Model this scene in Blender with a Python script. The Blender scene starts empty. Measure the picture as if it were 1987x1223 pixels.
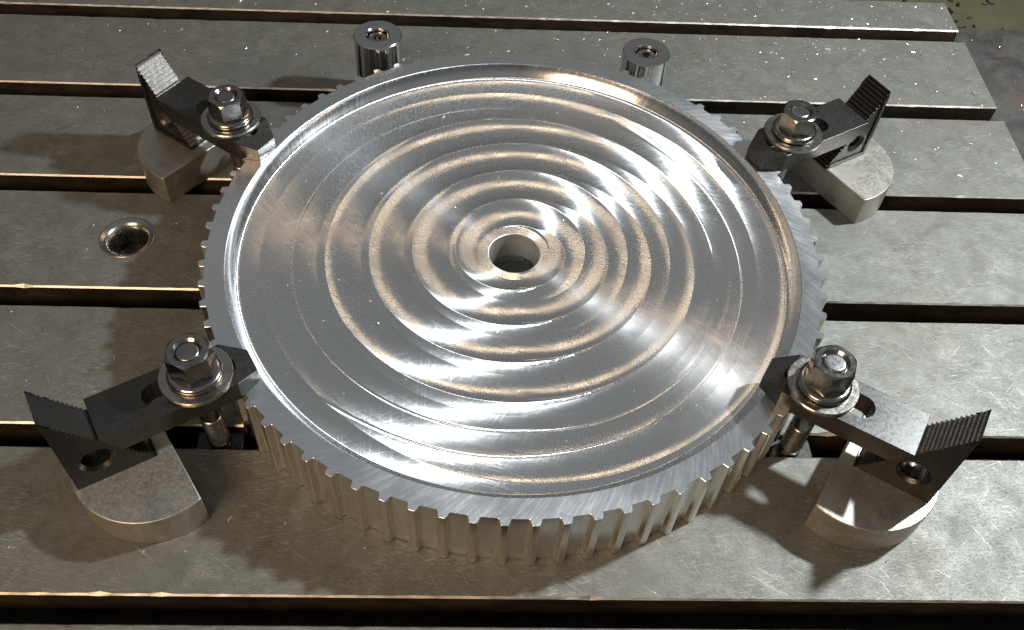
import bpy, bmesh, math, random
import numpy as np
from mathutils import Vector, Matrix

# ------------------------------------------------------------------ scene, camera, light
scene = bpy.context.scene
COL = scene.collection
S = 0.001                                   # the script is written in millimetres
rnd = random.Random(7)
R = math.radians

cam_d = bpy.data.cameras.new('camera')
cam_d.sensor_fit = 'HORIZONTAL'; cam_d.sensor_width = 36.0
cam_d.lens = 33.685
cam_d.shift_x = 19.53 / 1987.0
cam_d.shift_y = -2.97 / 1987.0
cam_d.clip_start = 0.01; cam_d.clip_end = 50.0
cam = bpy.data.objects.new('camera', cam_d); COL.objects.link(cam)
cam.location = (-0.017815, -0.254343, 0.306545)
cam.rotation_euler = (0.667953, -0.039399, -0.006847)
scene.camera = cam

world = bpy.data.worlds.new('World'); scene.world = world; world.use_nodes = True
wn = world.node_tree; bg = wn.nodes['Background']
# a dim workshop: dark clutter round the machine, a paler ceiling overhead
tc = wn.nodes.new('ShaderNodeTexCoord'); sx = wn.nodes.new('ShaderNodeSeparateXYZ')
rp = wn.nodes.new('ShaderNodeValToRGB')
wn.links.new(tc.outputs['Generated'], sx.inputs[0]); wn.links.new(sx.outputs['Z'], rp.inputs[0])
rp.color_ramp.elements[0].position = 0.05; rp.color_ramp.elements[0].color = (0.10, 0.09, 0.075, 1)
rp.color_ramp.elements[1].position = 0.75; rp.color_ramp.elements[1].color = (0.55, 0.57, 0.58, 1)
wn.links.new(rp.outputs['Color'], bg.inputs['Color'])
bg.inputs['Strength'].default_value = 0.26

def area(name, loc, target, size, power, color, shape='DISK', size_y=None):
    d = bpy.data.lights.new(name, 'AREA'); d.shape = shape; d.size = size
    if size_y: d.size_y = size_y
    d.energy = power; d.color = color
    o = bpy.data.objects.new(name, d); COL.objects.link(o)
    o.location = loc
    o.rotation_euler = (Vector(target) - Vector(loc)).to_track_quat('-Z', 'Y').to_euler()
    return o
# cool LED work lamp on the right of the machine (its place comes from the cast shadows)
area('work_lamp', (0.425, 0.085, 0.430), (-0.12, -0.02, 0.0), 0.034, 4.2, (0.90, 0.96, 1.0))
# warm shop lights: one over the back of the machine, one behind the operator on the left
area('shop_light', (0.10, 0.80, 0.95), (0, 0, 0), 0.24, 0.33, (1.0, 0.75, 0.50), 'RECTANGLE', 0.085)
area('shop_light', (-0.45, -0.72, 0.55), (-0.05, -0.12, 0), 0.45, 4.9, (1.0, 0.70, 0.43), 'RECTANGLE', 0.35)

scene.view_settings.view_transform = 'Standard'
scene.view_settings.look = 'None'
scene.view_settings.exposure = 0.42
scene.view_settings.gamma = 1.0
scene.view_settings.use_curve_mapping = False
scene.render.engine = 'CYCLES'
scene.cycles.max_bounces = 8
scene.cycles.sample_clamp_indirect = 6.0

# ------------------------------------------------------------------ node helper
class Mat:
    def __init__(self, name):
        self.m = bpy.data.materials.new(name); self.m.use_nodes = True
        self.t = self.m.node_tree; self.b = self.t.nodes['Principled BSDF']
        g = self.t.nodes.new('ShaderNodeNewGeometry')
        sc = self.t.nodes.new('ShaderNodeVectorMath'); sc.operation = 'SCALE'; sc.inputs['Scale'].default_value = 1000.0
        self.t.links.new(g.outputs['Position'], sc.inputs[0])
        self.pos = sc.outputs[0]; self.nrm = g.outputs['Normal']; self.geo = g
    def put(self, sock, v):
        if hasattr(v, 'links') or isinstance(v, bpy.types.NodeSocket): self.t.links.new(v, sock)
        elif isinstance(v, (tuple, list)) and len(v) == 3 and sock.type == 'RGBA': sock.default_value = (*v, 1)
        else: sock.default_value = v
    def set(self, **k):
        for n, v in k.items(): self.put(self.b.inputs[n.replace('_', ' ')], v)
        return self
    def math(self, op, a, b=0.0, c=None, clamp=False):
        n = self.t.nodes.new('ShaderNodeMath'); n.operation = op; n.use_clamp = clamp
        self.put(n.inputs[0], a); self.put(n.inputs[1], b)
        if c is not None: self.put(n.inputs[2], c)
        return n.outputs[0]
    def vmath(self, op, a, b=None):
        n = self.t.nodes.new('ShaderNodeVectorMath'); n.operation = op
        self.put(n.inputs[0], a)
        if b is not None: self.put(n.inputs[1], b)
        return n.outputs[0]
    def mapv(self, scale=(1, 1, 1), rot=0.0, loc=(0, 0, 0), src=None):
        n = self.t.nodes.new('ShaderNodeMapping')
        self.put(n.inputs['Vector'], src or self.pos)
        # rotate first, then scale
        if rot:
            q = self.t.nodes.new('ShaderNodeVectorRotate'); q.rotation_type = 'Z_AXIS'
            self.put(q.inputs['Vector'], src or self.pos); q.inputs['Angle'].default_value = rot
            self.put(n.inputs['Vector'], q.outputs[0])
        n.inputs['Scale'].default_value = scale; n.inputs['Location'].default_value = loc
        return n.outputs[0]
    def noise(self, scale, vec=None, detail=4, rough=0.55, dist=0.0):
        n = self.t.nodes.new('ShaderNodeTexNoise')
        self.put(n.inputs['Vector'], vec if vec is not None else self.pos)
        n.inputs['Scale'].default_value = scale; n.inputs['Detail'].default_value = detail
        n.inputs['Roughness'].default_value = rough; n.inputs['Distortion'].default_value = dist
        return n.outputs['Fac']
    def voro(self, scale, vec=None, feature='F1'):
        n = self.t.nodes.new('ShaderNodeTexVoronoi'); n.feature = feature
        self.put(n.inputs['Vector'], vec if vec is not None else self.pos)
        n.inputs['Scale'].default_value = scale
        return n.outputs['Distance']
    def ramp(self, v, a, b, lo=0.0, hi=1.0):
        n = self.t.nodes.new('ShaderNodeMapRange'); n.clamp = True
        self.put(n.inputs[0], v)
        for i, x in enumerate((a, b, lo, hi)): n.inputs[i + 1].default_value = x
        return n.outputs[0]
    def mix(self, f, a, b):
        n = self.t.nodes.new('ShaderNodeMix'); n.data_type = 'RGBA'
        self.put(n.inputs[0], f); self.put(n.inputs[6], a); self.put(n.inputs[7], b)
        return n.outputs[2]
    def bump(self, h, dist_mm, strength=1.0, prev=None):
        n = self.t.nodes.new('ShaderNodeBump'); self.put(n.inputs['Height'], h)
        n.inputs['Distance'].default_value = dist_mm * S; n.inputs['Strength'].default_value = strength
        if prev is not None: self.put(n.inputs['Normal'], prev)
        return n.outputs[0]
    def sep(self, v=None):
        n = self.t.nodes.new('ShaderNodeSeparateXYZ'); self.put(n.inputs[0], v if v is not None else self.pos)
        return n.outputs
    def comb(self, x, y, z):
        n = self.t.nodes.new('ShaderNodeCombineXYZ')
        for i, v in enumerate((x, y, z)): self.put(n.inputs[i], v)
        return n.outputs[0]

def scratches(M, layers):
    """union of thin straight scratches; layers = (angle, length, width, threshold, seed)"""
    out = None
    for ang, ln, wd, th, sd in layers:
        v = M.mapv((1 / ln, 1 / wd, 1 / 50), ang, (sd, sd * 1.7, sd))
        s = M.ramp(M.noise(1.0, v, 1, 0.4), th, th + 0.05)
        out = s if out is None else M.math('MAXIMUM', out, s)
    return out

# ------------------------------------------------------------------ materials
def mat_table():
    M = Mat('ground_cast_iron')
    big = M.noise(0.018, None, 4, 0.6, 0.6)
    mid = M.noise(0.09, None, 5, 0.65, 0.4)
    fine = M.noise(1.1, None, 3, 0.6)
    grain = M.noise(1.0, M.mapv((0.35, 2.2, 1), R(8)), 3, 0.6)
    col = M.mix(M.ramp(mid, 0.3, 0.7), (0.122, 0.123, 0.106), (0.185, 0.187, 0.168))
    col = M.mix(M.ramp(big, 0.56, 0.76, 0, 0.4), col, (0.165, 0.125, 0.08))
    col = M.mix(M.ramp(M.noise(0.35, None, 4, 0.7), 0.58, 0.72, 0, 0.5), col, (0.09, 0.07, 0.052))
    speck = M.ramp(M.voro(0.42), 0.10, 0.20, 1, 0)
    speck = M.math('MULTIPLY', speck, M.ramp(M.noise(0.05), 0.5, 0.62))
    col = M.mix(M.math('MULTIPLY', speck, 0.6), col, (0.07, 0.06, 0.05))
    pits = M.ramp(M.noise(1.0, M.mapv((0.9, 1.9, 1), R(12)), 3, 0.6), 0.56, 0.68)
    col = M.mix(M.math('MULTIPLY', pits, 0.55), col, (0.09, 0.085, 0.075))
    sc = scratches(M, [(R(35), 26, 0.30, 0.735, 3), (R(62), 18, 0.28, 0.74, 8), (R(-20), 40, 0.30, 0.75, 13), (R(-48), 18, 0.28, 0.75, 34)])
    col = M.mix(M.math('MULTIPLY', sc, 0.6), col, (0.55, 0.53, 0.48))
    # short overlapping wear strokes, mostly along the table
    w1 = M.noise(1.0, M.mapv((0.16, 1.5, 1), R(-9)), 3, 0.6); w2 = M.noise(1.0, M.mapv((0.22, 1.8, 1), R(14), (5, 9, 0)), 3, 0.6)
    wear = M.math('MULTIPLY', M.ramp(M.math('MAXIMUM', w1, w2), 0.56, 0.74), M.ramp(M.noise(0.03, None, 3), 0.35, 0.65, 0.15, 1.0))
    col = M.mix(M.math('MULTIPLY', wear, 0.7), col, (0.42, 0.415, 0.39))
    rub = M.math('MULTIPLY', M.ramp(M.noise(0.05, M.mapv((1, 1, 1), 0, (40, 11, 0)), 5, 0.7), 0.56, 0.70), M.ramp(fine, 0.4, 0.65))
    col = M.mix(M.math('MULTIPLY', rub, 0.45), col, (0.42, 0.41, 0.37))
    rough = M.math('ADD', M.ramp(mid, 0.3, 0.7, 0.56, 0.48), M.math('MULTIPLY', fine, 0.12))
    rough = M.math('SUBTRACT', rough, M.math('MULTIPLY', sc, 0.12))
    n = M.bump(fine, 0.05, 0.5); n = M.bump(grain, 0.05, 0.5, n); n = M.bump(pits, -0.05, 0.6, n); n = M.bump(wear, 0.03, 0.5, n)
    return M.set(Base_Color=col, Metallic=0.5, Roughness=rough, Normal=n).m

def mat_slot():
    M = Mat('oily_slot_steel')
    a = M.noise(0.12, M.mapv((0.4, 1, 1)), 5, 0.65); f = M.noise(0.9, None, 3)
    col = M.mix(M.ramp(a, 0.35, 0.68), (0.014, 0.011, 0.008), (0.06, 0.042, 0.026))
    n = M.bump(f, 0.12, 0.7)
    return M.set(Base_Color=col, Metallic=0.45, Roughness=M.ramp(f, 0.3, 0.7, 0.42, 0.65), Normal=n).m

def mat_edge():
    M = Mat('worn_bright_edge')
    f = M.noise(0.6, M.mapv((0.25, 1, 1)), 4, 0.6)
    col = M.mix(M.ramp(f, 0.35, 0.65), (0.34, 0.31, 0.275), (0.58, 0.555, 0.52))
    return M.set(Base_Color=col, Metallic=0.9, Roughness=M.ramp(f, 0.3, 0.7, 0.38, 0.5), Normal=M.bump(f, 0.1, 0.5)).m

def radial(M):
    p = M.sep(); r = M.math('SQRT', M.math('ADD', M.math('MULTIPLY', p[0], p[0]), M.math('MULTIPLY', p[1], p[1])))
    th = M.math('ARCTAN2', p[1], p[0])
    tang = M.vmath('NORMALIZE', M.comb(M.math('MULTIPLY', p[1], -1.0), p[0], 0.0))
    return r, th, tang, p

def mat_alu(name, rough=0.24, aniso=0.6, swirl=0.0, marks=1.0, cross=0.0, base=(0.87, 0.885, 0.90)):
    """turned / milled aluminium; tool marks run round the pulley axis"""
    M = Mat(name)
    r, th, tang, p = radial(M)
    # swept cutter arcs: a face mill leaves arcs that cross the ring
    ring = M.noise(1.0, M.comb(M.math('MULTIPLY', r, 1.15), M.math('MULTIPLY', M.math('SINE', th), 2.2), M.math('MULTIPLY', M.math('COSINE', th), 2.2)), 3, 0.6)
    arc = M.noise(1.0, M.comb(M.math('MULTIPLY', M.math('ADD', M.math('MULTIPLY', th, 48.0), M.math('MULTIPLY', r, 0.35)), 1.6), M.math('MULTIPLY', r, 0.10), 0.0), 3, 0.65)
    fuzz = M.noise(0.9, None, 4, 0.6)
    cloud = M.noise(0.05, None, 4, 0.6, 0.5)
    sc = scratches(M, [(R(20), 20, 0.14, 0.71, 4), (R(75), 15, 0.13, 0.71, 9), (R(-40), 18, 0.13, 0.72, 14)])
    rg = M.math('ADD', M.ramp(cloud, 0.3, 0.7, rough * 0.85, rough * 1.2), M.math('MULTIPLY', M.ramp(arc, 0.45, 0.7), 0.06))
    rg = M.math('ADD', rg, M.math('MULTIPLY', sc, 0.035))
    patch = M.ramp(M.noise(0.06, M.mapv((1, 1, 1), 0, (31, 7, 0)), 3), 0.38, 0.62, 0.25, 1.0)
    for cx, cy, fr in ((150.0, -70.0, 1.1), (-30.0, -170.0, 0.9), (95.0, 120.0, 1.0)):
        dd = M.vmath('LENGTH', M.vmath('SUBTRACT', M.comb(p[0], p[1], 0.0), (cx, cy, 0.0)))
        dd = [k for k in dd.node.outputs if k.name == 'Value'][0]
        l1 = M.noise(fr, M.comb(dd, M.math('MULTIPLY', th, 0.6), cx), 2, 0.5)
        l2 = M.ramp(M.noise(1.0, M.comb(M.math('MULTIPLY', dd, 1.5), M.math('MULTIPLY', th, 1.2), cy), 0, 0.5), 0.70, 0.76)
        arcs = l1 if cx == 150.0 else M.math('ADD', arcs, l1)
        lines = l2 if cx == 150.0 else M.math('MAXIMUM', lines, l2)
    lines = M.math('MULTIPLY', lines, patch)
    rg = M.math('ADD', rg, M.math('MULTIPLY', lines, 0.07 * marks))
    if True:
        pass
    n = M.bump(arcs, 0.010, 0.35 * marks); n = M.bump(lines, -0.012, 0.4 * marks, n)
    n = M.bump(ring, 0.022, 0.5 * marks, n); n = M.bump(M.math('MULTIPLY', arc, patch), 0.017, 0.5 * marks, n)
    M.set(Base_Color=M.mix(M.ramp(cloud, 0.3, 0.7), base, tuple(x * 0.93 for x in base)), Metallic=1.0, Roughness=rg, Normal=n, Anisotropic=aniso)
    if swirl: M.b.inputs['Anisotropic Rotation'].default_value = 0.25
    M.put(M.b.inputs['Tangent'], tang)
    if cross:                                     # part of the tool marks runs across the rest
        b2 = M.t.nodes.new('ShaderNodeBsdfPrincipled')
        for k in ('Base Color', 'Normal', 'Tangent'):
            M.put(b2.inputs[k], M.b.inputs[k].links[0].from_socket)
        b2.inputs['Metallic'].default_value = 1.0; b2.inputs['Roughness'].default_value = 0.36
        b2.inputs['Anisotropic'].default_value = 0.95; b2.inputs['Anisotropic Rotation'].default_value = 0.25
        ms = M.t.nodes.new('ShaderNodeMixShader'); M.put(ms.inputs[0], M.ramp(cloud, 0.3, 0.7, cross * 0.5, cross * 1.5))
        M.t.links.new(M.b.outputs[0], ms.inputs[1]); M.t.links.new(b2.outputs[0], ms.inputs[2])
        M.t.links.new(ms.outputs[0], M.t.nodes['Material Output'].inputs['Surface'])
    return M.m

def mat_steel(name, col, rough, var=0.06, metallic=1.0, dirt=0.3, bumpmm=0.02, scr=True):
    M = Mat(name)
    a = M.noise(0.11, None, 5, 0.65, 0.4); f = M.noise(0.8, None, 2, 0.5)
    c = M.mix(M.math('MULTIPLY', M.ramp(a, 0.48, 0.72), dirt), col, tuple(x * 0.45 for x in col))
    n = M.bump(f, bumpmm, 0.25)
    rg = M.ramp(f, 0.3, 0.7, rough - var, rough + var)
    if scr:
        sc = scratches(M, [(R(15), 14, 0.2, 0.68, 5), (R(70), 10, 0.2, 0.69, 17), (R(-35), 12, 0.2, 0.69, 27)])
        c = M.mix(M.math('MULTIPLY', sc, 0.35), c, tuple(min(1, x * 1.6 + 0.08) for x in col))
    return M.set(Base_Color=c, Metallic=metallic, Roughness=rg, Normal=n).m

M_TABLE = mat_table(); M_SLOT = mat_slot(); M_EDGE = mat_edge()
M_RIM = mat_alu('milled_aluminium_rim', 0.24, 0.7, swirl=0.0, marks=0.08)
M_POCKET = mat_alu('milled_aluminium_pocket', 0.26, 1.0, marks=1.0, cross=0.07)
M_TOOTH = mat_alu('cut_aluminium_tooth', 0.20, 0.0, marks=0.0, base=(0.90, 0.88, 0.83))
M_WALL = mat_alu('side_milled_wall', 0.15, 0.5, swirl=1.0, marks=0.12)
M_BORE = mat_alu('reamed_bore', 0.45, 0.0, marks=0.1, base=(0.88, 0.87, 0.85))
M_BLACK = mat_steel('black_oxide_steel', (0.048, 0.046, 0.044), 0.36, 0.07, 0.85, 0.3, 0.02)
M_BLACKM = mat_steel('black_oxide_worn', (0.085, 0.083, 0.08), 0.33, 0.07, 0.9, 0.5, 0.02)
M_SERRD = mat_steel('dark_serrations', (0.10, 0.095, 0.09), 0.30, 0.05, 0.9, 0.3, 0.0, False)
M_SERR = mat_steel('worn_serrations', (0.25, 0.245, 0.235), 0.30, 0.05, 0.5, 0.3, 0.0, False)
M_RISER = mat_steel('ground_steel_riser', (0.42, 0.405, 0.36), 0.44, 0.08, 0.85, 0.6, 0.03)
M_NUT = mat_steel('oiled_nut_steel', (0.33, 0.315, 0.295), 0.17, 0.05, 1.0, 0.6, 0.02, False)
M_WASH = mat_steel('washer_steel', (0.42, 0.40, 0.36), 0.25, 0.06, 1.0, 0.6, 0.02)
M_PIN = mat_steel('polished_pin_steel', (0.62, 0.62, 0.61), 0.13, 0.03, 1.0, 0.15, 0.008, False)
M_SCREW = mat_steel('screw_steel', (0.30, 0.30, 0.30), 0.28, 0.05, 1.0, 0.4, 0.01, False)
M_CHIP = mat_steel('aluminium_chip', (0.90, 0.90, 0.88), 0.30, 0.05, 0.7, 0.0, 0.0, False)
M_DCHIP = mat_steel('dark_chip', (0.035, 0.033, 0.025), 0.5, 0.05, 0.3, 0.0, 0.0, False)

def mat_tray():
    M = Mat('stained_tray')
    a = M.noise(0.06, None, 5, 0.7, 0.6); f = M.noise(0.5, None, 4, 0.7)
    c = M.mix(M.ramp(a, 0.35, 0.65), (0.035, 0.035, 0.032), (0.085, 0.083, 0.076))
    c = M.mix(M.ramp(M.noise(0.045, M.mapv((1, 1, 1), 0, (9, 3, 0)), 4), 0.55, 0.68, 0, 0.6), c, (0.10, 0.062, 0.048))
    c = M.mix(M.ramp(f, 0.58, 0.7, 0, 0.6), c, (0.05, 0.05, 0.042))
    return M.set(Base_Color=c, Metallic=0.25, Roughness=0.5, Normal=M.bump(f, 0.25, 0.6)).m
def mat_olive():
    M = Mat('olive_machine_paint')
    a = M.noise(0.03, None, 4, 0.6); f = M.noise(0.7, None, 3, 0.6)
    c = M.mix(M.ramp(a, 0.35, 0.65), (0.070, 0.068, 0.036), (0.095, 0.091, 0.05))
    return M.set(Base_Color=c, Metallic=0.0, Roughness=0.45, Normal=M.bump(f, 0.1, 0.4)).m
M_TRAY = mat_tray(); M_OLIVE = mat_olive()

# ------------------------------------------------------------------ mesh helpers (mm in, metres out)
def link(name, me, mat, parent=None, loc=(0, 0, 0), rz=0.0, smooth=False, bevel=0.0, angle=30, segs=2):
    o = bpy.data.objects.new(name, me); COL.objects.link(o)
    if mat is not None and not me.materials: me.materials.append(mat)
    if parent is not None: o.parent = parent
    o.location = Vector(loc) * S; o.rotation_euler = (0, 0, rz)
    if smooth:
        for p in me.polygons: p.use_smooth = True
        if smooth != 'all':
            me.set_sharp_from_angle(angle=R(angle))
    if bevel:
        b = o.modifiers.new('bevel', 'BEVEL'); b.width = bevel * S; b.segments = segs; b.limit_method = 'ANGLE'; b.angle_limit = R(28)
        b.harden_normals = False
    return o

def mesh(name, verts, faces):
    me = bpy.data.meshes.new(name)
    me.from_pydata([(x * S, y * S, z * S) for x, y, z in verts], [], faces); me.update()
    return me

def prism_xy(pts, z0, z1):
    n = len(pts)
    v = [(x, y, z0) for x, y in pts] + [(x, y, z1) for x, y in pts]
    f = [tuple(range(n - 1, -1, -1)), tuple(range(n, 2 * n))]
    f += [(i, (i + 1) % n, n + (i + 1) % n, n + i) for i in range(n)]
    return v, f
def prism_xz(pts, y0, y1):
    """outline in x,z (counter-clockwise seen from -y), swept along y"""
    n = len(pts)
    v = [(x, y0, z) for x, z in pts] + [(x, y1, z) for x, z in pts]
    f = [tuple(range(n)), tuple(range(2 * n - 1, n - 1, -1))]
    f += [(i, n + i, n + (i + 1) % n, (i + 1) % n) for i in range(n)]
    return v, f
def lathe(prof, n=64, closed_top=True, closed_bot=True):
    v, f = [], []
    for r, z in prof:
        for i in range(n):
            a = 2 * math.pi * i / n; v.append((r * math.cos(a), r * math.sin(a), z))
    for j in range(len(prof) - 1):
        for i in range(n):
            k = (i + 1) % n; f.append((j * n + i, j * n + k, (j + 1) * n + k, (j + 1) * n + i))
    if closed_bot: f.append(tuple(range(n - 1, -1, -1)))
    if closed_top: f.append(tuple((len(prof) - 1) * n + i for i in range(n)))
    return v, f
def box(x0, x1, y0, y1, z0, z1): return prism_xy([(x0, y0), (x1, y0), (x1, y1), (x0, y1)], z0, z1)
def stadium(x0, x1, r, n=12):
    p = []
    for i in range(n + 1):
        a = -math.pi / 2 + math.pi * i / n; p.append((x1 + r * math.cos(a), r * math.sin(a)))
    for i in range(n + 1):
        a = math.pi / 2 + math.pi * i / n; p.append((x0 + r * math.cos(a), r * math.sin(a)))
    return p
def fixn(me):
    bm = bmesh.new(); bm.from_mesh(me); bmesh.ops.recalc_face_normals(bm, faces=bm.faces)
    if bm.calc_volume(signed=True) < 0: bmesh.ops.reverse_faces(bm, faces=bm.faces)
    bm.to_mesh(me); bm.free(); return me
def boolean(a, cutters, op='DIFFERENCE'):
    """evaluate a boolean on throw-away objects, return the finished mesh"""
    oa = bpy.data.objects.new('tmp', fixn(mesh('tmp', *a) if isinstance(a, tuple) else a)); COL.objects.link(oa)
    tmp = [oa]
    for c in cutters:
        oc = bpy.data.objects.new('tmp', fixn(mesh('tmp', *c))); COL.objects.link(oc); tmp.append(oc)
        m = oa.modifiers.new('b', 'BOOLEAN'); m.object = oc; m.operation = op; m.solver = 'EXACT'
    bpy.context.view_layer.update()
    me = bpy.data.meshes.new_from_object(oa.evaluated_get(bpy.context.evaluated_depsgraph_get()))
    for o in tmp: bpy.data.objects.remove(o)
    return fixn(me)
def thing(name, label, cat, loc=(0, 0, 0), rz=0.0, group=None):
    o = bpy.data.objects.new(name, None); COL.objects.link(o); o.empty_display_size = 0.01
    o.location = Vector(loc) * S; o.rotation_euler = (0, 0, rz)
    o['label'] = label; o['category'] = cat
    if group: o['group'] = group
    return o
def tag(o, label=None, cat=None, group=None, kind=None):
    for k, v in (('label', label), ('category', cat), ('group', group), ('kind', kind)):
        if v: o[k] = v
    return o

# ------------------------------------------------------------------ the T-slot table
PITCH, SLOT, Y0 = 64.642, 9.571, 190.949        # front edge of the rearmost rail is Y0
def slot_y(k): return Y0 - k * PITCH - SLOT / 2
XL, XR = -340.0, 248.0
table = thing('milling_table', 'long ground steel milling table with dark T-slots under the pulley and clamps', 'machine table')
HOLE = (-163.7, 25.2)

def rail_profile(yf, yr, front=True, rear=True):
    c = 0.55; th = -12.0; un = 5.5; bt = -21.0
    p = []
    # going round: front bottom -> front top -> rear top -> rear bottom, in (y, z)
    if front: p += [(yf + un, bt), (yf + un, th), (yf, th), (yf, -c), (yf + c, 0)]
    else: p += [(yf, bt), (yf, -c), (yf + c, 0)]
    if rear: p += [(yr - c, 0), (yr, -c), (yr, th), (yr - un, th), (yr - un, bt)]
    else: p += [(yr - c, 0), (yr, -c), (yr, bt)]
    return p
edges = []
for k in range(7):
    yf = Y0 - k * PITCH if k < 6 else -330.0
    yr = 217.7 if k == 0 else Y0 - (k - 1) * PITCH - SLOT
    pr = rail_profile(yf, yr, k < 6, k > 0); n = len(pr)
    ic = 4 if k < 6 else 2                          # top of the front chamfer; the two after it belong to the rear lip
    xs = [XL + (XR - XL) * i / 150 for i in range(151)]
    v, f = [], []
    for x in xs:
        e = max(0.0, rnd.gauss(0.05, 0.09)) + (rnd.uniform(0.3, 0.9) if rnd.random() < 0.035 else 0)
        e2 = max(0.0, rnd.gauss(0.05, 0.09)) + (rnd.uniform(0.3, 0.9) if rnd.random() < 0.035 else 0)
        for q, (y, z) in enumerate(pr):
            if q == ic: y += e
            if q == ic - 1: z -= e * 0.7
            if q == ic + 1: y -= e2
            if q == ic + 2: z -= e2 * 0.7
            v.append((x, y, z))
    m_ = len(xs)
    f = [tuple(range(n)), tuple(range(m_ * n - 1, (m_ - 1) * n - 1, -1))]
    for a_ in range(m_ - 1):
        f += [(a_ * n + i, (a_ + 1) * n + i, (a_ + 1) * n + (i + 1) % n, a_ * n + (i + 1) % n) for i in range(n)]
    if k == 3:
        cut = lathe([(11.6, -40), (11.6, 5)], 72); cut = ([(x + HOLE[0], y + HOLE[1], z) for x, y, z in cut[0]], cut[1])
        me = boolean((v, f), [cut])
    else:
        me = fixn(mesh('table_rail', v, f))
    me.materials.clear()
    for m in (M_TABLE, M_SLOT, M_EDGE): me.materials.append(m)
    for p in me.polygons:
        nz = p.normal.z
        p.material_index = 0 if nz > 0.95 else (2 if 0.5 < nz < 0.95 else 1)
        if abs(p.normal.x) > 0.9: p.material_index = 0
    link('table_rail', me, None, table)
for k in range(6):
    yc = slot_y(k)
    link('slot_floor', mesh('slot_floor', *box(XL, XR, yc - 10.2, yc + 10.2, -26, -21.004)), M_SLOT, table)
# oil hole with its polished funnel-shaped bushing
prof = [(11.58, -6)]
prof += [(11.58, -0.1), (11.3, 0.14), (10.9, 0.10), (10.5, -0.25)]
for i in range(1, 9):
    a = i / 8; prof.append((10.5 - 3.2 * math.sin(a * math.pi / 2), -0.25 - 6.0 * (1 - math.cos(a * math.pi / 2))))
prof += [(7.2, -13)]
link('hole_bushing', mesh('hole_bushing', *lathe(prof, 72, False, False)), M_WASH, table, (HOLE[0], HOLE[1], 0), smooth=True, angle=50)
link('hole_floor', mesh('hole_floor', *lathe([(7.19, -13.6), (7.19, -12.0), (6.0, -11.6)], 48)), M_SLOT, table, (HOLE[0], HOLE[1], 0))

# tray at the end of the table and the painted machine body below it
tray = link('end_tray', mesh('end_tray', *box(XR + 0.05, 420, -330, 212.5, -24, -13)), M_TRAY); tag(tray, kind='structure')
body = link('machine_body', mesh('machine_body', *box(-600, 900, -500, 1500, -120, -60)), M_OLIVE); tag(body, kind='structure')

# ------------------------------------------------------------------ the timing pulley
H = 30.226; RT = 121.0; RR = 118.55; NT = 76; RI = 111.0
PH = R(-92.41)                                    # one tooth points this way
pulley = thing('timing_pulley', 'large round aluminium toothed pulley with a swirl-milled dished face', 'pulley')

# rim: outer root wall and flat top ring (vertices fall exactly on the tooth roots)
half = 2.3 / RR
offs = [-half, -half / 3, half / 3, half]
gap = 2 * math.pi / NT - 2 * half
offs += [half + gap * t for t in (0.25, 0.5, 0.75)]
angs = [PH + 2 * math.pi * k / NT + o for k in range(NT) for o in offs]
na = len(angs)
def rings(lst, angs):
    v, f = [], []; n = len(angs)
    for r, z in lst: v += [(r * math.cos(a), r * math.sin(a), z) for a in angs]
    for j in range(len(lst) - 1):
        for i in range(n):
            k = (i + 1) % n; f.append((j * n + i, j * n + k, (j + 1) * n + k, (j + 1) * n + i))
    return v, f
v, f = rings([(RR - 0.4, 0.15), (RR, 0.6), (RR, H)], angs)
v2, f2 = rings([(RR, H), (116, H), (113.5, H), (RI + 0.25, H), (RI, H - 0.2)], angs)
f += [tuple(i + len(v) for i in q) for q in f2]; v += v2
link('rim', mesh('rim', v, f), M_RIM, pulley, smooth=True, angle=35)
link('underside', mesh('underside', *rings([(16.0, 0.15), (RR - 0.4, 0.15)], angs)), M_RIM, pulley)

# tooth, shared by all 76
tp = [(-2.3, RR), (-1.95, RR + 0.22), (-1.5, RT - 0.6), (-1.3, RT - 0.2), (-0.95, RT), (0.95, RT), (1.3, RT - 0.2), (1.5, RT - 0.6), (1.95, RR + 0.22), (2.3, RR)]
tp[0] = (-RR * math.sin(half), RR * math.cos(half)); tp[-1] = (RR * math.sin(half), RR * math.cos(half))
mid = [(RR * math.sin(half / 3), RR * math.cos(half / 3)), (-RR * math.sin(half / 3), RR * math.cos(half / 3))]
out = tp + mid
n = len(out)
tv = [(r, -t, 0.35) for t, r in out] + [(r, -t, H) for t, r in out]
tf = [tuple(range(n)), tuple(range(2 * n - 1, n - 1, -1))] + [((i + 1) % n, i, n + i, n + (i + 1) % n) for i in range(n) if i < 9]
tooth_me = fixn(mesh('tooth', tv, tf)); tooth_me.materials.append(M_TOOTH); tooth_me.materials.append(M_RIM)
for p in tooth_me.polygons:
    p.material_index = 1 if p.normal.z > 0.9 else 0
for k in range(NT):
    link('tooth', tooth_me, None, pulley, rz=PH + 2 * math.pi * k / NT, bevel=0.1, segs=1)

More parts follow.
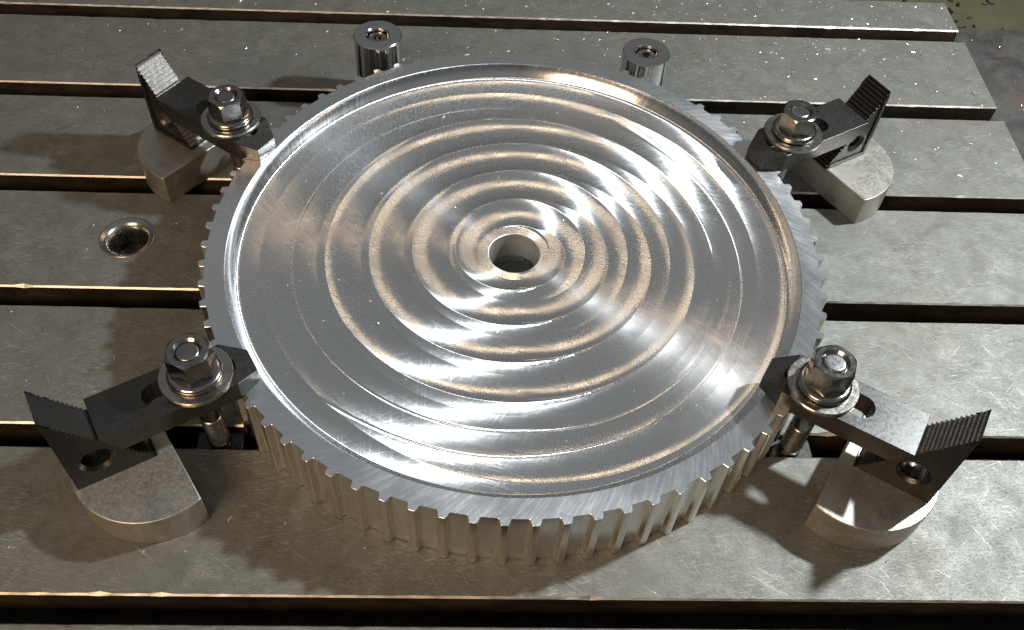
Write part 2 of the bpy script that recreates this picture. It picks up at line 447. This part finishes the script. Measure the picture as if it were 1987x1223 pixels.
# dished pocket: wall, fillet, and a floor swept by a round-nosed cutter on a spiral
NA2 = 960; ZF = 23.2
th = np.arange(NA2) * 2 * math.pi / NA2
def sweep(rad, th):
    """height of the floor at radius rad (n,1) and angle th (1,m)"""
    PI2 = 2 * math.pi
    RHO = 28.0; p = 17.1
    z = np.full(np.broadcast(rad, th).shape, 1e9)
    # spiral A runs clockwise outwards; every turn climbs a little and drops over a crisp edge to the next
    phi = (math.pi - th) % PI2
    base = 25.5 - p / 2
    wob = 0.5 * np.sin(th * 2 + 0.7)
    t = (rad - base - wob) / p - phi / PI2
    kk = np.round(t)
    d = (t - kk) * p
    z = 0.0105 * d * d + 0.00005 * d ** 4 + 0.030 * d - 0.16 * np.exp(-((np.abs(d) - p / 2) / 0.34) ** 2)
    # the last turn runs out at lower right
    z = np.where(kk >= 4, z + np.clip((phi - R(236)) / R(20), 0, 1) * 1.4, z)
    z = np.where(kk > 4, 1.4, z)
    # second, shallower spiral the other way round; it bites on the right-hand side
    phj = (th - R(35)) % PI2
    bite = 0.62 - 0.74 * np.clip((np.cos(th + R(40)) + 0.35) / 1.2, 0, 1)
    t = (rad - 33.0) / p - phj / PI2
    kk = np.round(t)
    d = (t - kk) * p
    zb = 0.0105 * d * d + 0.00005 * d ** 4 - 0.024 * d + bite - 0.14 * np.exp(-((np.abs(d) - p / 2) / 0.34) ** 2)
    rc = 33.0 + p * (kk + phj / PI2)
    zb = zb + np.where(rc > 103, 9.0, 0)
    z = np.minimum(z, zb)
    # finishing passes along the wall
    d = rad - 89.5 + 4.0 * np.cos(th + 0.5)
    zf = 0.0095 * d * d + 0.018 * d - 0.12
    z = np.minimum(z, zf) - 0.13 * np.exp(-((z - zf) / 0.05) ** 2)
    d = rad - 100.5 - 1.5 * np.sin(th + 2.4)
    z = np.minimum(z, 0.0110 * d * d + 0.40 - 0.02 * d)
    # fine overlapping arcs left by the cutter between the main passes
    x, y = rad * np.cos(th), rad * np.sin(th)
    for cx, cy, pt, am in ((16.0, -9.0, 5.7, 0.010), (-13.0, 6.0, 7.9, 0.012)):
        rr = np.hypot(x - cx, y - cy) / pt
        f = rr - np.round(rr)
        z = z + am * 4 * f * f
    # flat spot-faced ring round the bore
    z = np.minimum(z, np.where(rad < 14.2, -0.02, -0.02 + 0.5 * (rad - 14.2)))
    return z
rf = np.concatenate([np.arange(11.2, 106.4, 0.20), [106.4]])
Z = sweep(rf[:, None], th[None, :])
# sink the spiral run-out: round end
verts = []; faces = []
prof_in = [(10.2, 23.3), (10.6, 23.75)]
ringsl = []
for r, z in ((10.15, ZF - 0.25), (10.38, ZF - 0.02), (10.45, ZF - 0.02)):
    ringsl.append((np.full(NA2, r), np.full(NA2, z)))
for i, r in enumerate(rf):
    zz = ZF + Z[i]
    
    ringsl.append((np.full(NA2, r), zz))
# fillet from r=103.6 up to the wall, then the wall itself
zlast = ZF + Z[-1]
r0 = 106.4
for i in range(1, 9):                              # small fillet
    a = i / 8 * R(62)
    ringsl.append((np.full(NA2, r0 + 1.9 * math.sin(a)), zlast + 1.9 * (1 - math.cos(a))))
rw = r0 + 1.9 * math.sin(R(62)); zw = zlast + 1.9 * (1 - math.cos(R(62)))
for i in range(1, 9):                              # leaning, slightly hollow wall
    t = i / 8
    r = rw + (RI - rw) * t - 0.35 * math.sin(math.pi * t) * (-1)
    ringsl.append((np.full(NA2, r), (1 - t) * zw + t * (H - 0.2)))
ct, st = np.cos(th), np.sin(th)
V = np.concatenate([np.stack([r * ct, r * st, z], 1) for r, z in ringsl]) * S
nr = len(ringsl)
j, i = np.meshgrid(np.arange(nr - 1), np.arange(NA2), indexing='ij'); k = (i + 1) % NA2
F = np.stack([j * NA2 + i, (j + 1) * NA2 + i, (j + 1) * NA2 + k, j * NA2 + k], -1).reshape(-1, 4)
me = bpy.data.meshes.new('pocket_face')
me.vertices.add(len(V)); me.vertices.foreach_set('co', V.astype(np.float32).ravel())
me.loops.add(F.size); me.loops.foreach_set('vertex_index', F.astype(np.int32).ravel())
me.polygons.add(len(F)); me.polygons.foreach_set('loop_start', np.arange(0, F.size, 4, dtype=np.int32))
me.update(calc_edges=True); me.validate()
me.polygons.foreach_set('use_smooth', np.ones(len(F), bool))
me.materials.append(M_POCKET); me.materials.append(M_WALL)
mi = np.zeros((nr - 1, NA2), np.int32); mi[nr - 10:, :] = 1     # the leaning wall is cut by the side of the tool: polished
me.polygons.foreach_set('material_index', mi.ravel())
link('pocket_face', me, None, pulley)
link('bore', mesh('bore', *rings([(10.15, 10.5), (10.15, ZF - 0.25)], list(th))), M_BORE, pulley, smooth='all')
link('counterbore', mesh('counterbore', *rings([(16.0, 0.15), (16.0, 10.5), (10.15, 10.5)], list(th[::8]))), M_RIM, pulley)

# ------------------------------------------------------------------ clamps
def step_block_mesh(L, Hh, W, hole):
    n = int(math.hypot(L, Hh) / 1.8)
    hx, hz = L, -Hh; ln = math.hypot(hx, hz); ux, uz = hx / ln, hz / ln
    nx, nz = uz, -ux                                # into the block
    pts = [(0, 0), (L + 0.4, 0)]
    ser = []
    for i in range(n):
        t0 = i / n * ln; t1 = (i + 0.5) / n * ln
        ser.append((0.0 + ux * t0, Hh + uz * t0)); ser.append((ux * t1 + nx * 0.95, Hh + uz * t1 + nz * 0.95))
    ser.append((L, 0.5))
    pts = [(0, 0), (L, 0)] + ser[::-1]
    v, f = prism_xz(pts, -W / 2, W / 2)
    cy = lathe([(hole[2], -30), (hole[2], 30)], 40)
    cut = ([(x + hole[0], z, y + hole[1]) for x, y, z in cy[0]], cy[1])
    sink = lathe([(hole[2] + 0.05, -W / 2 + 1.2), (hole[2] + 1.3, -W / 2 - 0.1), (hole[2] + 1.3, -W / 2 - 3)], 40)
    sink = ([(x + hole[0], z, y + hole[1]) for x, y, z in sink[0]], sink[1])
    sink2 = ([(x, -y, z) for x, y, z in sink[0]], sink[1])
    return boolean((v, f), [cut, sink, sink2])

def strap_mesh():
    T, W = 8.6, 18.8
    z0 = 0.0
    pts = [(-29.6, z0), (19.0, z0), (19.0, z0 + 5.4), (11.0, z0 + T)]
    # serrated rear end, leaning with the step block
    m = 7
    for i in range(m + 1):
        t = i / m; pts.append((-35.0 + 5.2 * t, z0 + T - T * t * 0.995))
        if i < m:
            t += 0.5 / m; pts.append((-35.0 + 5.2 * t + 0.55, z0 + T - T * t * 0.995 - 0.05))
    pts = pts[:-1]
    v, f = prism_xz(pts, -W / 2, W / 2)
    slot = prism_xy(stadium(-14.0, 8.5, 4.6), -5, T + 5)
    ta = prism_xy([(10.5, -W / 2 - 0.2), (25, -W / 2 - 2), (25, -1.5), (19.01, -4.9)][::1], -5, T + 5)
    tb = prism_xy([(10.5, W / 2 + 0.2), (19.01, 4.9), (25, 1.5), (25, W / 2 + 2)], -5, T + 5)
    return boolean((v, f), [slot, ta, tb])

def riser_mesh(rad, chord):
    """flat disc with one segment sawn off on the +x side"""
    a0 = math.acos(chord / rad); n = 64
    pts = [(rad * math.cos(a0 + (2 * math.pi - 2 * a0) * i / n), rad * math.sin(a0 + (2 * math.pi - 2 * a0) * i / n)) for i in range(n + 1)]
    return fixn(mesh('riser', *prism_xy(pts, 0, 14.8)))

def hex_nut_mesh(h):
    af = 6.75; rc = af / math.cos(math.pi / 6)
    hexp = [(rc * math.cos(math.pi / 3 * i), rc * math.sin(math.pi / 3 * i)) for i in range(6)]
    dome = lathe([(rc - 0.5, -0.1), (rc + 0.3, 0.7), (rc + 0.3, h - 1.7), (rc - 0.55, h - 0.45), (rc - 1.3, h)], 72)
    me = boolean(prism_xy(hexp, -0.05, h + 0.5), [dome], 'INTERSECT')
    cut = lathe([(4.05, -2), (4.05, h - 0.9), (4.9, h + 0.05), (4.9, h + 2)], 48)
    return boolean(me, [cut])

STRAP = strap_mesh(); STRAP.materials.clear(); STRAP.materials.append(M_BLACKM)
RISER = riser_mesh(26.5, 7.3)
BLK_F = step_block_mesh(26.9, 42.2, 13.4, (9.6, 11.6, 4.6))
BLK_R = step_block_mesh(23.6, 35.2, 13.6, (9.0, 9.8, 3.4))
for m in (BLK_F, BLK_R):
    m.materials.clear(); m.materials.append(M_BLACK); m.materials.append(M_SERRD)
    for p in m.polygons:
        # only the little tooth flanks are worn bright
        p.material_index = 1 if abs(p.normal.y) < 0.1 and 5e-6 < p.area < 4e-5 and p.normal.x > 0.05 else 0
NUT_F = hex_nut_mesh(10.6); NUT_R = hex_nut_mesh(8.6)
for m in (NUT_F, NUT_R): m.materials.clear(); m.materials.append(M_NUT)
WASHER = fixn(mesh('washer', *lathe([(4.4, 0), (12.0, 0), (12.3, 0.3), (12.3, 1.4), (12.0, 1.75), (4.4, 1.75)], 72, False, False)))
COLLAR = fixn(mesh('collar', *lathe([(4.2, 0), (8.6, 0), (9.2, 0.5), (9.3, 1.4), (9.0, 2.1), (8.2, 2.6), (7.3, 2.75), (4.2, 2.75)], 72, False, False)))
def stud_mesh(ztop):
    pr = [(3.2, -14.0)]
    z = -13.5
    while z < 15: pr += [(3.35, z), (3.95, z + 0.4), (3.95, z + 0.55), (3.35, z + 0.95)]; z += 1.25
    pr += [(3.95, 16.5), (3.95, ztop - 0.5), (3.4, ztop), (3.0, ztop + 0.02)]
    return fixn(mesh('stud', *lathe(pr, 40)))

Z1 = H + 0.03
def clamp(where, stud, ang, nrot, xb, front, rc, beta):
    ca, sa = math.cos(ang), math.sin(ang)
    P = lambda x, y, z: (stud[0] + ca * x - sa * y, stud[1] + sa * x + ca * y, z)
    # riser disc
    o = link('riser_block', RISER, M_RISER, None, (rc[0], rc[1], 0.02), beta, smooth=True, angle=30, bevel=0.35)
    tag(o, 'D-shaped grey steel riser disc lying on the table at the %s of the pulley' % where, 'riser block', 'riser discs under the clamps')
    # step block
    o = link('step_block', BLK_F if front else BLK_R, None, None, P(xb, 0, 14.84), ang, bevel=0.18)
    tag(o, 'black triangular serrated step block with a round hole, standing %s of the pulley' % where, 'step block', 'step blocks behind the straps')
    if not front:
        for sy in (-1, 1):                         # raised border along the foot and the back edge
            y0, y1 = (6.8, 7.4) if sy > 0 else (-7.4, -6.8)
            bv, bf = prism_xz([(0.05, 0.05), (22.6, 0.05), (21.2, 2.0), (2.0, 2.0), (2.0, 30.6), (0.05, 33.5)], y0, y1)
            link('border', fixn(mesh('border', bv, bf)), M_BLACK, o, bevel=0.12)
    if where == 'back left':                       # this block is worn bright on its serrations
        m2 = o.data.copy(); m2.materials[1] = M_SERR; o.data = m2
    # strap
    o = link('clamp_strap', STRAP, None, None, P(0, 0, Z1), ang, bevel=0.28)
    tag(o, 'black slotted steel clamp strap pressing on the pulley rim at %s' % where, 'clamp', 'clamp straps holding the pulley')
    # bolt
    t = thing('clamp_bolt', 'clamp stud with oily hex nut and washer through the %s strap' % where, 'bolt', P(0, 0, 0), ang + R(12), 'clamp bolts with nuts')
    zt = Z1 + 8.62
    link('washer', WASHER, M_WASH, t, (0, 0, zt), smooth=True, angle=30)
    link('collar', COLLAR, M_NUT, t, (0, 0, zt + 1.76), smooth=True, angle=40)
    nut = NUT_F if front else NUT_R; hn = 10.6 if front else 8.6
    link('nut', nut, None, t, (0, 0, zt + 4.53), R(nrot - 12) - ang, bevel=0.22)
    link('stud', stud_mesh(zt + 4.53 + hn - 0.55), M_SCREW, t, smooth=True, angle=60)
    link('t_nut', mesh('t_nut', *box(-8.5, 8.5, -4.55, 4.55, -13.9, -3.0)), M_BLACK, t, rz=-R(12) - ang, bevel=0.5)

clamp('front left', (-107.9, -72.4), R(30.2), 34, -48.1, True, (-125.6, -87.7), R(34))
clamp('front right', (103.3, -72.4), R(148.3), 12, -48.1, True, (122.1, -87.6), R(145))
clamp('back left', (-118.0, 56.88), R(-35.1), 24, -45.8, False, (-138.7, 70.1), R(-40))
clamp('back right', (118.5, 56.88), R(209.3), 6, -45.2, False, (146.7, 68.0), R(213.5))

# ------------------------------------------------------------------ locating pins behind the pulley
def pin(x, y, h, label):
    t = thing('locating_pin', label, 'locating pin', (x, y, 0), 0, 'round steel locating pins behind the pulley')
    pr = [(10.7, 0.03), (11.1, 0.5), (11.1, h - 0.35), (10.75, h), (5.6, h), (5.15, h - 0.5), (5.1, h - 5.5)]
    link('body', mesh('body', *lathe(pr, 96, True, True)), M_PIN, t, smooth=True, angle=35)
    # socket screw sunk in the bore
    hx = [(2.1 * math.cos(math.pi / 3 * i), 2.1 * math.sin(math.pi / 3 * i)) for i in range(6)]
    me = boolean(lathe([(4.5, h - 5.49), (4.5, h - 2.2), (4.1, h - 1.7)], 48), [prism_xy(hx, h - 4.6, h + 2)])
    me.materials.clear(); me.materials.append(M_SCREW)
    link('socket_screw', me, None, t, smooth=True, angle=35)
pin(-62.2, 121.5, 36.7, 'taller polished round steel pin with socket screw, behind the pulley at left')
pin(63.8, 121.5, 31.5, 'shorter polished round steel pin with socket screw, behind the pulley at right')

# ------------------------------------------------------------------ swarf
def chips(name, spots, mat, label, kind='stuff'):
    v, f = [], []
    for x, y, z, ln, w, a in spots:
        b = len(v); n = 3; cur = rnd.uniform(-0.9, 0.9)
        for i in range(n + 1):
            t = i / n - 0.5; aa = a + cur * t
            cx, cy = x + ln * t * math.cos(aa), y + ln * t * math.sin(aa)
            up = z + 0.04 + rnd.uniform(0, 0.25) * ln * 0.3
            ww = w * (1 - 1.2 * abs(t)) / 2
            dx, dy = -math.sin(aa) * ww, math.cos(aa) * ww
            v += [(cx + dx, cy + dy, up), (cx - dx, cy - dy, up + w * 0.3), (cx, cy, up + w * 0.55)]
        for i in range(n):
            o = b + 3 * i
            for q in range(3): f.append((o + q, o + (q + 1) % 3, o + 3 + (q + 1) % 3, o + 3 + q))
        f.append((b, b + 2, b + 1)); e = b + 3 * n; f.append((e, e + 1, e + 2))
    o = link(name, fixn(mesh(name, v, f)), mat)
    return tag(o, label, 'metal chips', kind=kind)
sp = []
while len(sp) < 480:
    x = rnd.uniform(-255, 247); y = rnd.uniform(-150, 216)
    dens = 0.05 + 0.95 * max(0, min(1, (y - 60) / 130)) * (0.12 + 0.88 * max(0, min(1, (x + 120) / 300)))
    if rnd.random() > dens: continue
    if math.hypot(x, y) < 122: continue
    if any(abs(y - slot_y(k)) < SLOT / 2 + 0.8 for k in range(6)): continue
    s = rnd.choice((0.45, 0.5, 0.6, 0.7, 0.8, 1.0)); big = rnd.random() < 0.12
    sp.append((x, y, 0, s * (3.2 if big else rnd.uniform(1.0, 1.8)), s * 0.8, rnd.uniform(0, 6.28)))
chips('metal_chips', sp, M_CHIP, 'tiny bright aluminium chips scattered over the table')
sp = []
def floor_z(x, y):
    r = math.hypot(x, y); return ZF + float(sweep(np.array([[r]]), np.array([[math.atan2(y, x) % (2 * math.pi)]]))[0, 0])
while len(sp) < 90:
    r = 14 + 88 * math.sqrt(rnd.random()); a = rnd.uniform(0, 6.28); x, y = r * math.cos(a), r * math.sin(a)
    s = rnd.choice((0.3, 0.35, 0.4, 0.5)); sp.append((x, y, floor_z(x, y) + 0.02, s * rnd.uniform(1, 2.0), s * 0.8, rnd.uniform(0, 6.28)))
chips('metal_chips', sp, M_CHIP, 'tiny bright aluminium chips lying in the pulley face')
sp = [(rnd.uniform(262, 420), rnd.uniform(215, 330), -60, rnd.uniform(2.5, 7), rnd.uniform(1.5, 3), rnd.uniform(0, 6.28)) for _ in range(85)]
chips('dark_chips', sp, M_DCHIP, 'dark chips scattered on the olive machine body')
sp = [(rnd.uniform(251, 330), rnd.uniform(90, 211), -13, rnd.uniform(0.5, 1.2), rnd.uniform(0.4, 0.6), rnd.uniform(0, 6.28)) for _ in range(45)]
chips('metal_chips', sp, M_CHIP, 'tiny bright aluminium chips in the tray at the table end')
